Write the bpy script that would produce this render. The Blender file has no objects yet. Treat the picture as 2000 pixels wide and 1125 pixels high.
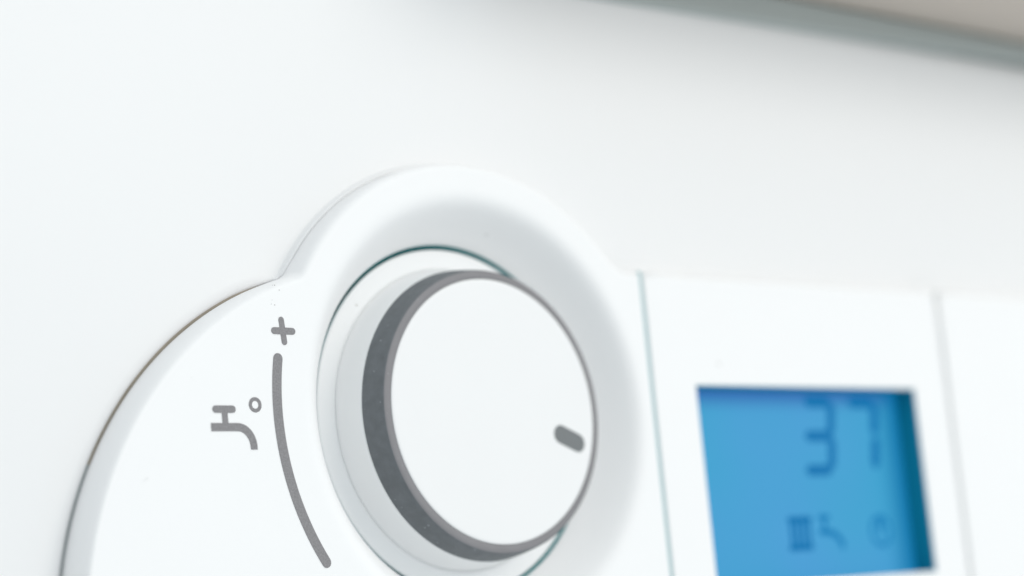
import bpy, bmesh, math, random
from mathutils import Vector, Matrix
random.seed(4)
S = bpy.context.scene
COL = S.collection
MM = 0.001

def P(x, y, z):
    """panel millimetres (x right, y down, z into the casing) -> Blender metres"""
    return Vector((x * MM, z * MM, -y * MM))

# ------------------------------------------------------------------ camera
cam_d = bpy.data.cameras.new('camera')
cam = bpy.data.objects.new('camera', cam_d)
COL.objects.link(cam)
R = [[0.74103411, 0.09335623, -0.66494591],
     [0.04129187, 0.98207778, 0.18389729],
     [0.67019656, -0.16373102, 0.72389828]]
def D(v): return Vector((v[0], v[2], -v[1]))
rx, dn, fw = D(R[0]), D(R[1]), D(R[2])
up = -dn; bk = -fw
m = Matrix(((rx.x, up.x, bk.x), (rx.y, up.y, bk.y), (rx.z, up.z, bk.z))).to_4x4()
m.translation = P(-223.998, 37.359, -247.856)
cam.matrix_world = m
cam_d.sensor_width = 36
cam_d.lens = 79.175
cam_d.clip_start = 0.01
cam_d.clip_end = 50
cam_d.dof.use_dof = True
cam_d.dof.focus_distance = 0.314
cam_d.dof.aperture_fstop = 9.5
S.camera = cam

# ------------------------------------------------------------------ light
w = bpy.data.worlds.new('World'); S.world = w; w.use_nodes = True
bgn = w.node_tree.nodes['Background']
# a soft bright room, dimming low on the left added to darken the disc's wall
wn, wl_ = w.node_tree.nodes, w.node_tree.links
g_tc = wn.new('ShaderNodeTexCoord'); g_dot = wn.new('ShaderNodeVectorMath'); g_dot.operation = 'DOT_PRODUCT'
g_dot.inputs[1].default_value = (-0.75, 0.0, -0.66)
g_map = wn.new('ShaderNodeMapRange'); g_map.inputs['From Min'].default_value = -1; g_map.inputs['From Max'].default_value = 1
g_map.inputs['To Min'].default_value = 1.16; g_map.inputs['To Max'].default_value = 0.62
wl_.new(g_tc.outputs['Generated'], g_dot.inputs[0]); wl_.new(g_dot.outputs['Value'], g_map.inputs['Value'])
wl_.new(g_map.outputs['Result'], bgn.inputs['Strength'])
bgn.inputs['Color'].default_value = (0.872, 0.950, 0.985, 1)

def area(name, loc, target, size, power, color, sy=None):
    l = bpy.data.lights.new(name, 'AREA'); l.energy = power; l.color = color
    l.shape = 'RECTANGLE'; l.size = size; l.size_y = sy or size
    o = bpy.data.objects.new(name, l); COL.objects.link(o)
    o.location = loc
    o.rotation_euler = (Vector(target) - Vector(loc)).to_track_quat('-Z', 'Y').to_euler()
    return o
area('window_light', (0.62, -1.15, 0.60), (0.0, 0, 0), 0.8, 6.3, (1.0, 0.935, 0.86), 0.7)

S.view_settings.view_transform = 'Standard'
S.view_settings.look = 'None'
S.view_settings.exposure = 0
S.view_settings.gamma = 1

# ------------------------------------------------------------------ materials
def mat(name, col, rough=0.5, spec=0.5, bump=0.0, bscale=3000, var=0.0, vscale=60, emit=None, coat=0.0,
        speck=0.0, col2=None, speck_col=(0.55, 0.57, 0.58), sscale=2600):
    mt = bpy.data.materials.new(name); mt.use_nodes = True
    nt = mt.node_tree; N = nt.nodes; L = nt.links
    b = N['Principled BSDF']
    b.inputs['Roughness'].default_value = rough
    b.inputs['Specular IOR Level'].default_value = spec
    b.inputs['Coat Weight'].default_value = coat
    tc = N.new('ShaderNodeTexCoord')
    src = None
    base = N.new('ShaderNodeMix'); base.data_type = 'RGBA'
    c2 = col2 or tuple(c * (1 - var) for c in col)
    base.inputs['A'].default_value = (*col, 1); base.inputs['B'].default_value = (*c2, 1)
    n = N.new('ShaderNodeTexNoise'); n.inputs['Scale'].default_value = vscale; n.inputs['Detail'].default_value = 6
    L.new(tc.outputs['Object'], n.inputs['Vector'])
    L.new(n.outputs['Fac'], base.inputs['Factor'])
    src = base.outputs['Result']
    if speck:
        v = N.new('ShaderNodeTexVoronoi'); v.inputs['Scale'].default_value = sscale
        L.new(tc.outputs['Object'], v.inputs['Vector'])
        sep = N.new('ShaderNodeSeparateColor'); L.new(v.outputs['Color'], sep.inputs[0])
        g1 = N.new('ShaderNodeMath'); g1.operation = 'GREATER_THAN'; g1.inputs[1].default_value = 1 - speck
        L.new(sep.outputs[0], g1.inputs[0])
        g2 = N.new('ShaderNodeMath'); g2.operation = 'LESS_THAN'; g2.inputs[1].default_value = 0.22
        L.new(v.outputs['Distance'], g2.inputs[0])
        g3 = N.new('ShaderNodeMath'); g3.operation = 'MULTIPLY'
        L.new(g1.outputs[0], g3.inputs[0]); L.new(g2.outputs[0], g3.inputs[1])
        g4 = N.new('ShaderNodeMath'); g4.operation = 'MULTIPLY'
        L.new(g3.outputs[0], g4.inputs[0]); L.new(sep.outputs[1], g4.inputs[1])
        mx = N.new('ShaderNodeMix'); mx.data_type = 'RGBA'
        L.new(g4.outputs[0], mx.inputs['Factor']); L.new(src, mx.inputs['A'])
        mx.inputs['B'].default_value = (*speck_col, 1)
        src = mx.outputs['Result']
    L.new(src, b.inputs['Base Color'])
    if bump:
        bn = N.new('ShaderNodeTexNoise'); bn.inputs['Scale'].default_value = bscale; bn.inputs['Detail'].default_value = 3
        L.new(tc.outputs['Object'], bn.inputs['Vector'])
        bp = N.new('ShaderNodeBump'); bp.inputs['Strength'].default_value = bump; bp.inputs['Distance'].default_value = 0.00004
        L.new(bn.outputs['Fac'], bp.inputs['Height']); L.new(bp.outputs[0], b.inputs['Normal'])
    if emit:
        b.inputs['Emission Color'].default_value = (*emit[0], 1)
        b.inputs['Emission Strength'].default_value = emit[1]
    return mt

M = {
    'fascia': mat('white_textured_plastic', (0.935, 0.925, 0.924), 0.55, 0.4, bump=0.35, bscale=2600, var=0.015, vscale=90, speck=0.0015, speck_col=(0.45, 0.43, 0.40), sscale=900),
    'casing': mat('white_painted_steel', (0.870, 0.862, 0.862), 0.42, 0.4, bump=0.12, bscale=500, var=0.02, vscale=14, speck=0.0),
    'knob': mat('white_knob_plastic', (0.895, 0.895, 0.895), 0.5, 0.4, bump=0.25, bscale=2600, var=0.02, vscale=120, speck=0.003, speck_col=(0.55, 0.53, 0.5), sscale=1200),
    'cap': mat('white_knob_face_plastic', (0.892, 0.882, 0.880), 0.5, 0.4, bump=0.3, bscale=2600, var=0.02, vscale=80),
    'grip': mat('slate_grey_rubber', (0.175, 0.19, 0.203), 0.62, 0.5, bump=1.0, bscale=3200, var=0.42, vscale=700, speck=0.07, speck_col=(0.55, 0.57, 0.59), sscale=2100),
    'grip_face': mat('grey_grip_edge', (0.25, 0.24, 0.25), 0.55, 0.5, bump=0.8, bscale=3200, var=0.15, vscale=400, speck=0.05, sscale=2500),
    'print': mat('grey_print_ink', (0.37, 0.355, 0.365), 0.6, 0.3, bump=0.8, bscale=5000, var=0.6, vscale=4200),
    'pointer': mat('grey_pointer_ink', (0.20, 0.21, 0.215), 0.55, 0.3, bump=0.5, bscale=4000, var=0.1, vscale=800),
    'gap': mat('teal_fringe_gap_lining', (0.0, 0.24, 0.26), 0.6, 0.3),
    'joint': mat('teal_fringe_joint_lining', (0.42, 0.58, 0.60), 0.7, 0.3),
    'brown': mat('brown_joint_line', (0.52, 0.46, 0.38), 0.8, 0.2, var=0.4, vscale=200),
    'surround': mat('dark_blue_screen_surround', (0.0, 0.25, 0.37), 0.38, 0.6),
    'segment': mat('dark_blue_lcd_segment', (0.002, 0.02, 0.05), 0.5, 0.1, emit=((0.0, 0.185, 0.46), 0.85)),
    'segment_faint': mat('faint_blue_lcd_segment', (0.002, 0.03, 0.06), 0.5, 0.1, emit=((0.0, 0.19, 0.46), 0.9)),
    'board': mat('taupe_board', (0.66, 0.585, 0.52), 0.75, 0.3, var=0.12, vscale=8),
    'top_shade': mat('grey_green_gap_shade', (0.475, 0.51, 0.495), 0.8, 0.3, var=0.1, vscale=30),
    'wall': mat('pale_grey_plaster', (0.6, 0.6, 0.58), 0.9, 0.2, bump=0.5, bscale=300, var=0.06, vscale=20),
}
# lit screen: recess shade at its top and far edge is put into the emission
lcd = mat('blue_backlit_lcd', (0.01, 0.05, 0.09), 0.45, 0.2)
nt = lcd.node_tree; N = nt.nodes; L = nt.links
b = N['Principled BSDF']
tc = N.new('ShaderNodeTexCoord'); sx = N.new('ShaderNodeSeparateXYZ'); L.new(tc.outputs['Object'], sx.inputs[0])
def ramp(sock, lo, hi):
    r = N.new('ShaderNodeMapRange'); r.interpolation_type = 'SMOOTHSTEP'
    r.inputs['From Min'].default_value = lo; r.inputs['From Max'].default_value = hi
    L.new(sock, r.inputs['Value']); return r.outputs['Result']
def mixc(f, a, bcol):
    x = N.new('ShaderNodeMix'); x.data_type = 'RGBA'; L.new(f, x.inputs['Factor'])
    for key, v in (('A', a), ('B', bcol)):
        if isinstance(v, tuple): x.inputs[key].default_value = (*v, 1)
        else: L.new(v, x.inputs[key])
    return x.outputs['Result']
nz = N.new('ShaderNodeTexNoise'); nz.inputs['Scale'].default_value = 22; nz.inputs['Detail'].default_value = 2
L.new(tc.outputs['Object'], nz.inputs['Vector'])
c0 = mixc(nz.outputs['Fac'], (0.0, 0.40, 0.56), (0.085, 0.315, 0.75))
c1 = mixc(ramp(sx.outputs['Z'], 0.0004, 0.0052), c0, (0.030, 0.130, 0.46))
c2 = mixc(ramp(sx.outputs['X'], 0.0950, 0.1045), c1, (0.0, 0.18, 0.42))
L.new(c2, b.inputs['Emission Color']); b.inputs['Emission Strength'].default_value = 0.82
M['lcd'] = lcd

# ------------------------------------------------------------------ helpers
def mesh_obj(name, bm, m, parent=None, smooth_ang=None):
    bmesh.ops.recalc_face_normals(bm, faces=bm.faces)
    me = bpy.data.meshes.new(name); bm.to_mesh(me); bm.free()
    for k in (m if isinstance(m, (list, tuple)) else [m]): me.materials.append(k)
    o = bpy.data.objects.new(name, me); COL.objects.link(o)
    if parent: o.parent = parent
    return o

def offset_loop(pts, offs):
    """pts: CCW or CW closed loop, offs: inward distance of the edge i -> i+1"""
    n = len(pts); area2 = sum(pts[i][0]*pts[(i+1) % n][1] - pts[(i+1) % n][0]*pts[i][1] for i in range(n))
    sg = 1 if area2 > 0 else -1
    out = []
    nor = []
    for i in range(n):
        a, b_ = pts[i], pts[(i+1) % n]; dx, dy = b_[0]-a[0], b_[1]-a[1]; l = math.hypot(dx, dy) or 1
        nor.append((-dy/l*sg, dx/l*sg))
    for i in range(n):
        n1, n2 = nor[i-1], nor[i]; d1, d2 = offs[i-1], offs[i]
        det = n1[0]*n2[1] - n1[1]*n2[0]
        if abs(det) < 0.3:
            ax, ay = n1[0]+n2[0], n1[1]+n2[1]; l = math.hypot(ax, ay); d = (d1+d2)/2
            k = d/l/max(0.5, l/2)
            out.append((pts[i][0]+ax*k, pts[i][1]+ay*k))
        else:
            x = (d1*n2[1]-d2*n1[1])/det; y = (n1[0]*d2-n2[0]*d1)/det
            out.append((pts[i][0]+x, pts[i][1]+y))
    return out

def rings_faces(bm, rings, closed=True, smooth=True, mi=0):
    fs = []
    for a, c in zip(rings, rings[1:]):
        n = len(a)
        for i in range(n if closed else n-1):
            j = (i+1) % n
            f = bm.faces.new((a[i], a[j], c[j], c[i])); f.smooth = smooth; f.material_index = mi; fs.append(f)
    return fs

def ring(bm, pts, z):
    return [bm.verts.new(P(x, y, z(i) if callable(z) else z)) for i, (x, y) in enumerate(pts)]

def circle(cx, cy, r, n=192, a0=0):
    return [(cx+r*math.cos(a0+2*math.pi*i/n), cy+r*math.sin(a0+2*math.pi*i/n)) for i in range(n)]

def lathe(bm, prof, cx=0, cy=0, n=192, cap0=False, cap1=False, mi=0):
    rs = [ring(bm, circle(cx, cy, r, n), z) for r, z in prof]
    rings_faces(bm, rs, mi=mi)
    for c, r in ((cap0, rs[0]), (cap1, rs[-1])):
        if c: f = bm.faces.new(r); f.material_index = mi
    return rs

def fill(bm, loops, mi=0):
    edges = []
    for lp in loops:
        n = len(lp)
        for i in range(n):
            e = bm.edges.get((lp[i], lp[(i+1) % n])) or bm.edges.new((lp[i], lp[(i+1) % n]))
            edges.append(e)
    r = bmesh.ops.triangle_fill(bm, use_beauty=True, use_dissolve=False, edges=edges)
    for g in r['geom']:
        if isinstance(g, bmesh.types.BMFace): g.smooth = False; g.material_index = mi

def arcpts(cx, cy, r, a0, a1, n):
    return [(cx+r*math.cos(math.radians(a0+(a1-a0)*i/n)), cy+r*math.sin(math.radians(a0+(a1-a0)*i/n))) for i in range(n+1)]

def round_profile(r, depth, n=8):
    """(inset, z) of a quarter round from the wall to the face"""
    return [(r*(1-math.cos(t)), depth+r*(1-math.sin(t))) for t in [math.pi/2*i/n for i in range(n+1)]]

# ------------------------------------------------------------------ outlines (mm, y down)
FACE, CASE = 2.0, 7.0
BX, BY, BR = -19.4, 31.2, 52.7          # big round end of the fascia
HR = 38.7                               # hump round the knob
BOT = BY + BR
# crossing of both circles, upper left
d = math.hypot(BX, BY); a_ = (HR**2 - BR**2 + d*d)/(2*d)
h_ = math.sqrt(HR**2 - a_*a_)
px_, py_ = a_*BX/d, a_*BY/d
X1 = (px_ + h_*BY/d, py_ - h_*BX/d); X2 = (px_ - h_*BY/d, py_ + h_*BX/d)
XC = min((X1, X2), key=lambda q: q[1])
# fillet circle tangent outside both (concave corner), radius f
def fillet(c1, r1, c2, r2, f, near):
    R1, R2 = r1+f, r2+f
    dx, dy = c2[0]-c1[0], c2[1]-c1[1]; dd = math.hypot(dx, dy)
    a = (R1*R1-R2*R2+dd*dd)/(2*dd); hh = math.sqrt(R1*R1-a*a)
    bx, by = c1[0]+a*dx/dd, c1[1]+a*dy/dd
    c = min([(bx+hh*dy/dd, by-hh*dx/dd), (bx-hh*dy/dd, by+hh*dx/dd)], key=lambda q: math.hypot(q[0]-near[0], q[1]-near[1]))
    return c
F1 = 2.2
fc = fillet((0, 0), HR, (BX, BY), BR, F1, XC)
angH = math.degrees(math.atan2(fc[1], fc[0]))           # touch point direction on the hump
angB = math.degrees(math.atan2(fc[1]-BY, fc[0]-BX))     # and on the big circle
YT, YG = -23.3, 35.6
# hump meets the straight top edge at right with a fillet of radius 5
F2 = 5.0
gy = YT - F2; gx = math.sqrt((HR+F2)**2 - gy*gy)
gx0 = gx
angR = math.degrees(math.atan2(gy, gx))
XTOP = min(YG, gx0)

outline = []; kind = []
def add(pts, k):
    for q in pts:
        if outline and math.hypot(outline[-1][0]-q[0], outline[-1][1]-q[1]) < 1e-4: continue
        outline.append(q); kind.append(k)
# the whole fascia outline (one block up to x = 216), run anticlockwise on screen from the top right
XR = 216.0
def dial_outline(xr):
    """outline of the dial piece, cut at x = xr"""
    global outline, kind
    outline, kind = [], []
    top = []
    # fillet from straight top to hump
    fil = arcpts(gx, gy, F2, 90, 90 + (180 + angR - 90 if angR < 0 else 0), 12)
    # angle at which fillet touches the hump: direction from fillet centre to origin
    t = math.degrees(math.atan2(-gy, -gx))
    fil = arcpts(gx, gy, F2, 90, t, 12)
    fil = [q for q in fil if q[0] < xr - 0.05]
    if gx < xr: add([(xr, YT)], 'top')
    else:
        # cut inside the fillet
        yy = gy + math.sqrt(F2*F2-(gx-xr)**2)
        add([(xr, yy)], 'top')
    add(fil, 'top')
    hump = arcpts(0, 0, HR, angR, angH - (360 if angH > angR else 0), 150)
    add(hump, 'hump')
    t0 = math.degrees(math.atan2(-fc[1], -fc[0])); t1 = math.degrees(math.atan2(BY-fc[1], BX-fc[0]))
    while t1 - t0 > 180: t1 -= 360
    while t1 - t0 < -180: t1 += 360
    add(arcpts(fc[0], fc[1], F1, t0, t1, 14), 'mid')
    s0 = angB
    while s0 > 0: s0 -= 360
    add(arcpts(BX, BY, BR, s0, -270, 170), 'disc')
    add([(BX+4, BOT), (xr, BOT)], 'bottom')
    # groove edge gets split up so long thin triangles stay short
    return list(outline), list(kind)

o_d, k_d = dial_outline(YG)
# per-edge kinds: the last edge (bottom right up to top right) is the groove
k_d[-1] = 'groove'
o_all, k_all = dial_outline(XR)
print('outline', len(o_d), gx, angR, angH, angB, XC)

# ------------------------------------------------------------------ wall profile (inset, z) rings from the back to the face
NP = 12
def prof(kindname):
    if kindname == 'disc':
        out = [(0.45, 12.0), (0.3, 8.0)]
        a, bz = 1.15, 4.9
        for i in range(NP+1):
            t = math.pi/2*i/NP; zz = FACE+bz*(1-math.sin(t)); out.append((a*(1-math.cos(t)) + 0.05*max(0, (zz-4.7)/2.2)**2, zz))
        return out
    if kindname in ('hump', 'top'):
        o0 = 0.36 if kindname == 'hump' else 0.12
        z = [(0, 6.4), (0, 6.1), (0, 5.6), (0.0, 5.1), (0.01, 4.6), (0.03, 4.1), (0.07, 3.6), (0.15, 3.1), (0.27, 2.72), (0.42, 2.42), (0.62, 2.2), (0.9, 2.06), (1.2, FACE)]
        return [(o0, 12.0), (o0, 7.3)] + [(o0+q[0], q[1]) for q in z]
    if kindname == 'mid':
        out = [(0.15, 12.0), (0.12, 7.0)]
        a, bz = 1.4, 3.6
        for i in range(NP+1):
            t = math.pi/2*i/NP; out.append((a*(1-math.cos(t)), FACE+bz*(1-math.sin(t))))
        return out
    # groove and straight hidden sides
    r = 0.22
    out = [(0, 12.0), (0, 7.0)]
    for i in range(NP+1):
        t = math.pi/2*i/NP; out.append((r*(1-math.cos(t)), FACE+r*(1-math.sin(t))))
    return out
PF = {k: prof(k) for k in ('disc', 'hump', 'top', 'mid', 'groove', 'bottom')}
NR = len(PF['disc'])

def edge_profiles(o, k, blend=9):
    """per edge list of (inset,z), smoothed along the loop between kinds (never across the groove)"""
    n = len(o)
    base = [PF[kk] for kk in k]
    res = []
    for i in range(n):
        if k[i] in ('groove', 'bottom'): res.append(base[i]); continue
        acc = [[0, 0] for _ in range(NR)]; wsum = 0
        for j in range(-blend, blend+1):
            q = (i+j) % n
            if k[q] in ('groove', 'bottom'): continue
            ww = 1 - abs(j)/(blend+1); wsum += ww
            for r in range(NR):
                acc[r][0] += base[q][r][0]*ww; acc[r][1] += base[q][r][1]*ww
        res.append([(a[0]/wsum, a[1]/wsum) for a in acc])
    return res

def plate(name, o, k, holes, m, parent, extra=None):
    bm = bmesh.new()
    ep = edge_profiles(o, k)
    rings = []
    n = len(o)
    for r in range(NR):
        pts = offset_loop(o, [ep[i][r][0] for i in range(n)])
        rings.append(ring(bm, pts, lambda i, r=r: (ep[i-1][r][1]+ep[i][r][1])/2))
    rings_faces(bm, rings)
    inner = [ring(bm, h, FACE) for h in holes]
    fill(bm, [rings[-1]] + inner)
    if extra: extra(bm, inner)
    # sharp groove corners
    return mesh_obj(name, bm, m, parent)

# ------------------------------------------------------------------ boiler root
boiler = bpy.data.objects.new('boiler', None); COL.objects.link(boiler)
boiler.location = (0, 0, 0)
boiler['label'] = 'white boiler front with a round control knob, printed tap symbol and blue screen reading 37'
boiler['category'] = 'boiler'

# --- dial fascia with the dished well
DISH_R = 35.0
def dish(bm, inner):
    prof_ = [(34.2, 2.01), (33.7, 2.04), (33.2, 2.12), (32.7, 2.28), (32.2, 2.54), (31.7, 2.92), (31.1, 3.52), (30.1, 4.66), (29.4, 5.5),
             (28.7, 6.38), (28.0, 7.30), (27.5, 8.0), (27.2, 8.65), (27.02, 8.95), (26.92, 9.25), (26.9, 9.8), (26.9, 13.0)]
    rs = [inner[0]] + [ring(bm, circle(0, 0, r), z) for r, z in prof_]
    rings_faces(bm, rs)
dial = plate('dial_fascia', o_d, k_d, [circle(0, 0, DISH_R)], M['fascia'], boiler, dish)

# --- display fascia
XA, XB = 36.4, 113.05
WX0, WX1, WY0, WY1 = 46.1, 103.9, -4.75, 28.4
def rect_outline(x0, x1, y0, y1):
    # anticlockwise on screen from top right, matching dial_outline
    o = []; k = []
    nx = 14
    for i in range(nx): o.append((x1 + (x0-x1)*i/nx, y0)); k.append('top')
    ny = 12
    for i in range(ny): o.append((x0, y0 + (y1-y0)*i/ny)); k.append('groove')
    for i in range(nx): o.append((x0 + (x1-x0)*i/nx, y1)); k.append('bottom')
    for i in range(ny): o.append((x1, y1 + (y0-y1)*i/ny)); k.append('groove')
    return o, k
def window_hole(bm, inner):
    pr = [(0.05, 2.03), (0.12, 2.1), (0.16, 2.2), (0.16, 6.6)]
    def rr(e):
        return [(WX0+e, WY0+e), (WX1-e, WY0+e), (WX1-e, WY1-e), (WX0+e, WY1-e)]
    rings_faces(bm, [inner[0]] + [ring(bm, rr(e), z) for e, z in pr], smooth=False)
o2, k2 = rect_outline(XA, XB, YT, BOT)
disp = plate('display_fascia', o2, k2, [[(WX0, WY0), (WX1, WY0), (WX1, WY1), (WX0, WY1)]], M['fascia'], boiler, window_hole)
o3, k3 = rect_outline(114.35, XR, YT, BOT)
blank = plate('blank_fascia', o3, k3, [], M['fascia'], boiler)

# --- linings seen down the joints
def slab(name, x0, x1, y0, y1, z0, z1, m, parent, bev=0.0):
    bm = bmesh.new()
    vs = [bm.verts.new(P(x, y, z)) for z in (z0, z1) for (x, y) in ((x0, y0), (x1, y0), (x1, y1), (x0, y1))]
    for f in ((0, 1, 2, 3), (7, 6, 5, 4), (0, 4, 5, 1), (1, 5, 6, 2), (2, 6, 7, 3), (3, 7, 4, 0)):
        bm.faces.new([vs[i] for i in f])
    if bev: bmesh.ops.bevel(bm, geom=bm.edges[:], offset=bev*MM, segments=4, profile=0.5, affect='EDGES')
    return mesh_obj(name, bm, m, parent)
slab('joint_lining', YG+0.02, XA-0.02, YT+0.15, BOT-0.3, 2.32, 6.0, M['joint'], boiler)  # near-flush strip, the seam's teal lens fringe put into its colour
slab('joint_lining', XB+0.02, 114.33, YT+0.15, BOT-0.3, 3.0, 6.0, mat('white_joint_lining', (0.75, 0.77, 0.76), 0.6), boiler)

# --- casing: front sheet with an opening, rolled edges, sides to the wall
def build_casing():
    bm = bmesh.new()
    X0, X1, Y0, Y1 = -190.0, 250.0, -73.6, 190.0
    RC = 4.0
    def rr(e, n=10, rad=3.0):
        pts = []
        for cx, cy, a in ((X1-rad, Y0+rad, -90), (X1-rad, Y1-rad, 0), (X0+rad, Y1-rad, 90), (X0+rad, Y0+rad, 180)):
            pts += arcpts(cx, cy, rad-e if rad > e else 0.01, a, a+90, n)
        return pts
    rad = 6.0
    rings = [ring(bm, rr(0, rad=rad), 198.0), ring(bm, rr(0, rad=rad), CASE+RC+20), ring(bm, rr(0, rad=rad), CASE+RC)]
    for i in range(1, 11):
        t = math.pi/2*i/10
        rings.append(ring(bm, rr(RC*(1-math.cos(t)), rad=rad), CASE+RC*(1-math.sin(t))))
    rings_faces(bm, rings)
    # opening follows the fascia: a thin gap round the disc, none round the hump
    LP = {'disc': (0.0, [(1.8, 7), (1.2, 7.06), (.7, 7.25), (.35, 7.5), (.1, 7.9), (0, 8.4), (0, 12)]),
          'mid': (0.1, [(.6, 7), (.45, 6.93), (.3, 6.78), (.2, 6.62), (.1, 6.6), (0, 6.75), (0, 12)]),
          'hump': (0.32, [(.75, 7), (.6, 6.86), (.46, 6.5), (.33, 6.2), (.14, 6.06), (0, 6.14), (0, 12)]),
          'top': (0.1, [(2.0, 7), (1.4, 6.9), (.9, 6.7), (.5, 6.45), (.2, 6.3), (0, 6.3), (0, 12)]),
          'bottom': (0.2, [(.9, 7), (.45, 7.05), (.2, 7.16), (.05, 7.34), (0, 7.6), (0, 8), (0, 12)])}
    LP['groove'] = LP['bottom']
    n = len(k_all); tab = []
    for i in range(n):
        acc = [[0, 0] for _ in range(7)]; ws = 0
        span = 7 if k_all[i] in ('disc', 'mid', 'hump') else 3
        for j in range(-span, span+1):
            kk = k_all[(i+j) % n]
            if (kk in ('bottom', 'groove')) != (k_all[i] in ('bottom', 'groove')): continue
            g, pr = LP[kk]; w_ = 1-abs(j)/(span+1); ws += w_
            for q in range(7):
                acc[q][0] += (g-pr[q][0])*w_; acc[q][1] += pr[q][1]*w_
        tab.append([(a[0]/ws, a[1]/ws) for a in acc])
    lips = [ring(bm, offset_loop(o_all, [tab[i][q][0] for i in range(n)]),
                 (lambda i, q=q: CASE if q == 0 else (tab[i-1][q][1]+tab[i][q][1])/2)) for q in range(7)]
    rings_faces(bm, lips)
    fill(bm, [rings[-1], lips[0]])
    return mesh_obj('casing', bm, M['casing'], boiler)
casing = build_casing()
# brown and grey strips down in the gap round the disc
for s_a, s_b, s_m in ((-106, -152, M['brown']), (-152, -270, mat('grey_gap_strip', (0.50, 0.53, 0.53), 0.8, 0.2, var=0.2, vscale=200))):
    bm = bmesh.new()
    arcs = arcpts(BX, BY, BR+1.0, s_a, s_b, 90); ai = arcpts(BX, BY, BR-1.0, s_a, s_b, 90)
    rings_faces(bm, [ring(bm, arcs, 7.8), ring(bm, ai, 7.8), ring(bm, ai, 9.0), ring(bm, arcs, 9.0)], closed=False)
    mesh_obj('gap_strip', bm, s_m, boiler)


# --- gap lining under the knob skirt; its teal stands in for lens fringe
bm = bmesh.new()
lathe(bm, [(26.89, 9.42), (26.8, 9.44), (26.8, 10.6), (20, 10.6)])
mesh_obj('knob_well', bm, M['gap'], boiler)

# ------------------------------------------------------------------ knob (white body > cap, grip, pointer)
bm = bmesh.new()
lathe(bm, [(26.0, 10.4), (26.2, 10.1), (26.32, 9.75), (26.30, 9.5), (26.2, 9.3), (26.0, 9.2), (25.5, 9.15), (24.2, 9.08), (23.6, 9.03), (23.12, 9.02), (23.1, 9.05), (23.09, 9.3), (23.02, 9.3),
           (23.0, 9.0), (22.96, 8.86), (22.86, 8.6), (22.7, 7.8), (22.5, 6.6), (22.32, 5.4), (22.2, 4.5), (22.14, 4.16), (22.02, 4.12), (21.6, 4.1)], cap0=True, cap1=True)
knob = mesh_obj('control_knob', bm, M['knob'], boiler)
knob.location = P(-0.14, 0.12, 0)
bm = bmesh.new()
lathe(bm, [(21.5, 4.3), (22.08, 4.12), (22.06, 4.0), (21.95, 3.2), (21.75, 2.1), (21.55, 1.1), (21.42, 0.55), (21.34, 0.32), (21.2, 0.16)])
lathe(bm, [(21.2, 0.16), (21.02, 0.08), (20.8, 0.05), (20.1, 0.02), (20.02, 0.06), (20.0, 0.3)], mi=1)
bmesh.ops.remove_doubles(bm, verts=bm.verts[:], dist=1e-7)
grip = mesh_obj('grip_ring', bm, [M['grip'], M['grip_face']], knob)
bm = bmesh.new()
rs = lathe(bm, [(19.96, 0.4), (19.96, 0.08), (19.93, 0.0), (19.85, -0.06), (19.7, -0.1), (19.4, -0.12)])
f = bm.faces.new(rs[-1]); f.smooth = False
cap = mesh_obj('knob_cap', bm, M['cap'], knob)

# ------------------------------------------------------------------ printed marks: thin slabs on the face
def stroke_poly(path, wd, round0=True, round1=True, n=8):
    """outline of a stroked polyline with optional round ends"""
    h = wd/2; Lp, Rp = [], []
    m_ = len(path)
    def nrm(a, b_):
        dx, dy = b_[0]-a[0], b_[1]-a[1]; l = math.hypot(dx, dy); return (-dy/l, dx/l)
    for i, q in enumerate(path):
        if i == 0: nn = nrm(path[0], path[1])
        elif i == m_-1: nn = nrm(path[-2], path[-1])
        else:
            a, b_ = nrm(path[i-1], q), nrm(q, path[i+1]); s = (a[0]+b_[0], a[1]+b_[1]); l = math.hypot(*s); c = l/2
            nn = (s[0]/l/c, s[1]/l/c)
        Lp.append((q[0]+nn[0]*h, q[1]+nn[1]*h)); Rp.append((q[0]-nn[0]*h, q[1]-nn[1]*h))
    def capf(c, frm, sgn):
        a0 = math.atan2(frm[1]-c[1], frm[0]-c[0])
        return [(c[0]+h*math.cos(a0+sgn*math.pi*i/n), c[1]+h*math.sin(a0+sgn*math.pi*i/n)) for i in range(1, n)]
    out = list(Lp)
    if round1: out += capf(path[-1], Lp[-1], -1)
    out += Rp[::-1]
    if round0: out += capf(path[0], Rp[0], -1)
    return out
def decal(bm, poly, z, th=0.06):
    top = ring(bm, poly, z-th); bot = ring(bm, poly, z+0.02)
    rings_faces(bm, [bot, top], smooth=False)
    fill(bm, [top])

bm = bmesh.new(); decal(bm, stroke_poly(arcpts(0, 0, 38.75, -169.2, -213.2, 60), 1.55), FACE)
mesh_obj('temperature_scale', bm, M['print'], dial)
bm = bmesh.new()
decal(bm, stroke_poly([(-37.0, -12.75), (-36.72, -9.65)], 0.92), FACE)
decal(bm, stroke_poly([(-38.35, -11.2), (-35.2, -11.18)], 0.98), FACE, 0.068)
mesh_obj('plus_symbol', bm, M['print'], dial)
bm = bmesh.new()
cx, cy = -42.52, -0.75
ro, ri = ring(bm, circle(cx, cy, 1.07, 40), FACE-0.03), ring(bm, circle(cx, cy, 0.54, 40), FACE-0.03)
rings_faces(bm, [ring(bm, circle(cx, cy, 1.07, 40), FACE+0.02), ro, ri, ring(bm, circle(cx, cy, 0.54, 40), FACE+0.02)], smooth=False)
mesh_obj('degree_symbol', bm, M['print'], dial)
bm = bmesh.new()
decal(bm, stroke_poly([(-49.15, -0.12), (-46.35, -0.12)], 1.02), FACE)
decal(bm, stroke_poly([(-47.70, 0.2), (-47.66, 2.2)], 0.94, False, False), FACE, 0.064)
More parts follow.
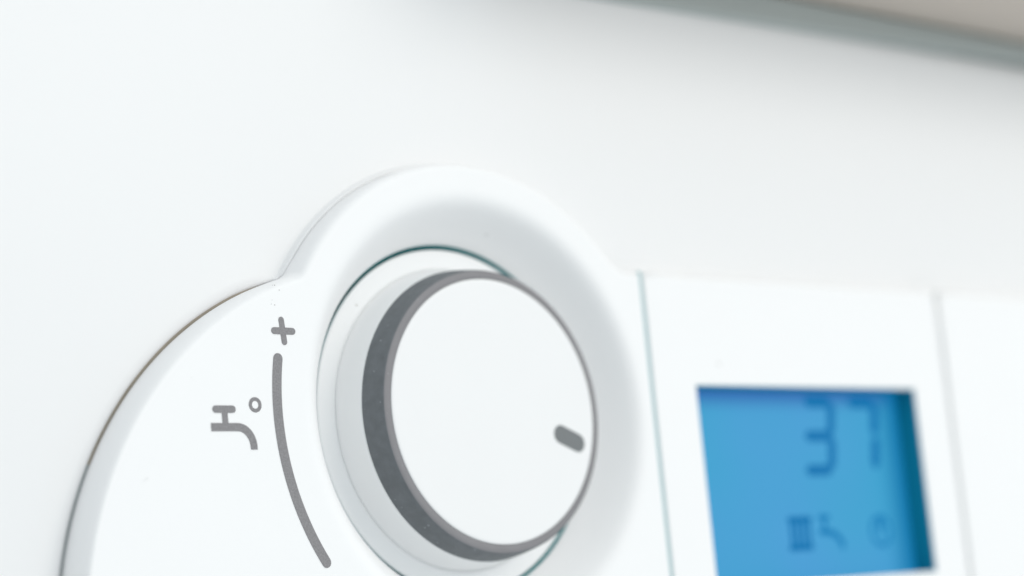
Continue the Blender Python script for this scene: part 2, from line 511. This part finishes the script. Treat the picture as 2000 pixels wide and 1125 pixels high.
sp = [(-50.05, 2.33), (-47.8, 2.33), (-45.7, 2.33)] + [(-45.7+2.48*math.sin(t), 2.33+2.75*(1-math.cos(t))) for t in [math.radians(a) for a in range(10, 91, 8)]] + [(-43.22, 5.42)]
decal(bm, stroke_poly(sp, 1.12, False, False), FACE)
mesh_obj('tap_symbol', bm, M['print'], dial)
# small scuffs by the corner between the round end and the hump
scuff_m = mat('pale_grey_scuff', (0.60, 0.59, 0.57), 0.8, 0.2, var=0.3, vscale=3000)
for sx0, sy0, nn in ((-37.6, -17.3, 3), (-38.2, -15.2, 4), (-52.0, -4.0, 2), (-60.5, 9.0, 2)):
    bm = bmesh.new()
    for q in range(nn):
        ux, uy = sx0+random.uniform(-0.8, 0.8), sy0+random.uniform(-0.45, 0.45)
        rr_ = random.uniform(0.04, 0.11)
        decal(bm, [(ux+rr_*random.uniform(0.6, 1.3)*math.cos(t_*1.047), uy+rr_*random.uniform(0.5, 1.1)*math.sin(t_*1.047)) for t_ in range(6)], FACE, 0.02)
    mesh_obj('scuff_mark', bm, scuff_m, dial)
bm = bmesh.new()
decal(bm, stroke_poly([(12.75, 3.62), (16.12, 4.97)], 2.85, n=14), -0.12, 0.03)
mesh_obj('pointer_mark', bm, M['pointer'], knob)

# ------------------------------------------------------------------ screen
LZ = 6.4
bm = bmesh.new()
# surround: a thin glossy frame lining the window
def rr2(e): return [(WX0+e, WY0+e), (WX1-e, WY0+e), (WX1-e, WY1-e), (WX0+e, WY1-e)]
rings_faces(bm, [ring(bm, rr2(0.175), 6.8), ring(bm, rr2(0.175), 2.26), ring(bm, rr2(0.34), 2.26), ring(bm, rr2(0.34), 6.8)], smooth=False)
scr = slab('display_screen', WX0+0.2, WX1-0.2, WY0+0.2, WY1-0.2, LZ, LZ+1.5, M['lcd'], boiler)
mesh_obj('screen_surround', bm, M['surround'], scr)

def seg(bm, x0, y0, x1, y1, wd=1.25):
    decal(bm, stroke_poly([(x0, y0), (x1, y1)], wd, n=2), LZ-0.02, 0.03)
def digit(x, y, wdt, hgt, segs, slant, wd, m_):
    bm = bmesh.new()
    sl = lambda yy: -(yy-y)/hgt*slant
    g = 0.95
    ym = y+hgt/2; ye = y+hgt
    if 'a' in segs: seg(bm, x+g+sl(y), y, x+wdt-g+sl(y), y, wd)
    if 'g' in segs: seg(bm, x+g+sl(ym), ym, x+wdt-g+sl(ym), ym, wd)
    if 'd' in segs: seg(bm, x+g+sl(ye), ye, x+wdt-g+sl(ye), ye, wd)
    if 'b' in segs: seg(bm, x+wdt+sl(y), y+g, x+wdt+sl(ym), ym-g, wd)
    if 'c' in segs: seg(bm, x+wdt+sl(ym), ym+g, x+wdt+sl(ye), ye-g, wd)
    return mesh_obj('digit', bm, m_, scr)
digit(77.8, -2.7, 7.2, 12.0, 'abcdg', 1.5, 2.0, M['segment'])
digit(89.8, -2.7, 7.2, 12.0, 'abc', 1.5, 2.1, M['segment'])
# radiator symbol
bm = bmesh.new()
seg(bm, 70.4, 17.7, 75.9, 17.7, 1.1)
seg(bm, 70.2, 22.5, 75.7, 22.5, 1.1)
for i in range(4):
    xx = 70.9+i*1.5; seg(bm, xx, 18.0, xx-0.1, 22.2, 0.95)
mesh_obj('radiator_icon', bm, M['segment'], scr)
bm = bmesh.new()
seg(bm, 78.4, 17.5, 80.8, 17.5, 0.9); seg(bm, 79.6, 17.7, 79.6, 19.6, 0.8)
decal(bm, stroke_poly([(78.2, 19.9), (80.6, 20.1), (82.4, 20.6), (83.6, 21.7), (84.0, 23.0)], 1.15, False, False), LZ-0.02)
mesh_obj('tap_icon', bm, M['segment_faint'], scr)
bm = bmesh.new()
decal(bm, stroke_poly(arcpts(94.8, 20.3, 2.6, 0, 350, 30), 0.6, False, False), LZ-0.02)
seg(bm, 94.8, 18.3, 94.8, 20.3, 1.3); seg(bm, 94.8, 22.6, 94.3, 22.6, 0.7)
mesh_obj('clock_icon', bm, M['segment_faint'], scr)

# ------------------------------------------------------------------ above and behind
ob = slab('overhead_board', 8, 330, -96, -77.6, -23, 199, M['board'], None, 1.0)
ob['label'] = 'blurred taupe board above the top edge of the white boiler'
ob['category'] = 'board'
bm = bmesh.new()  # tapered grey strip standing in for the shadow gap below the board
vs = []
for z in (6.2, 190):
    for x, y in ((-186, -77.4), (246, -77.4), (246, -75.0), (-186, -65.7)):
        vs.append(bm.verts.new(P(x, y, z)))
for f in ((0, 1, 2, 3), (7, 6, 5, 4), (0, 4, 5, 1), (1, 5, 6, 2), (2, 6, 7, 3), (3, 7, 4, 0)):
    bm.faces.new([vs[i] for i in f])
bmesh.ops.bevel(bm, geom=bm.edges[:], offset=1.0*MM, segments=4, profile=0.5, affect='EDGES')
mesh_obj('top_gap_shade', bm, M['top_shade'], boiler)
wl = slab('wall', -900, 1100, -700, 900, 200, 230, M['wall'], None)
wl['kind'] = 'structure'
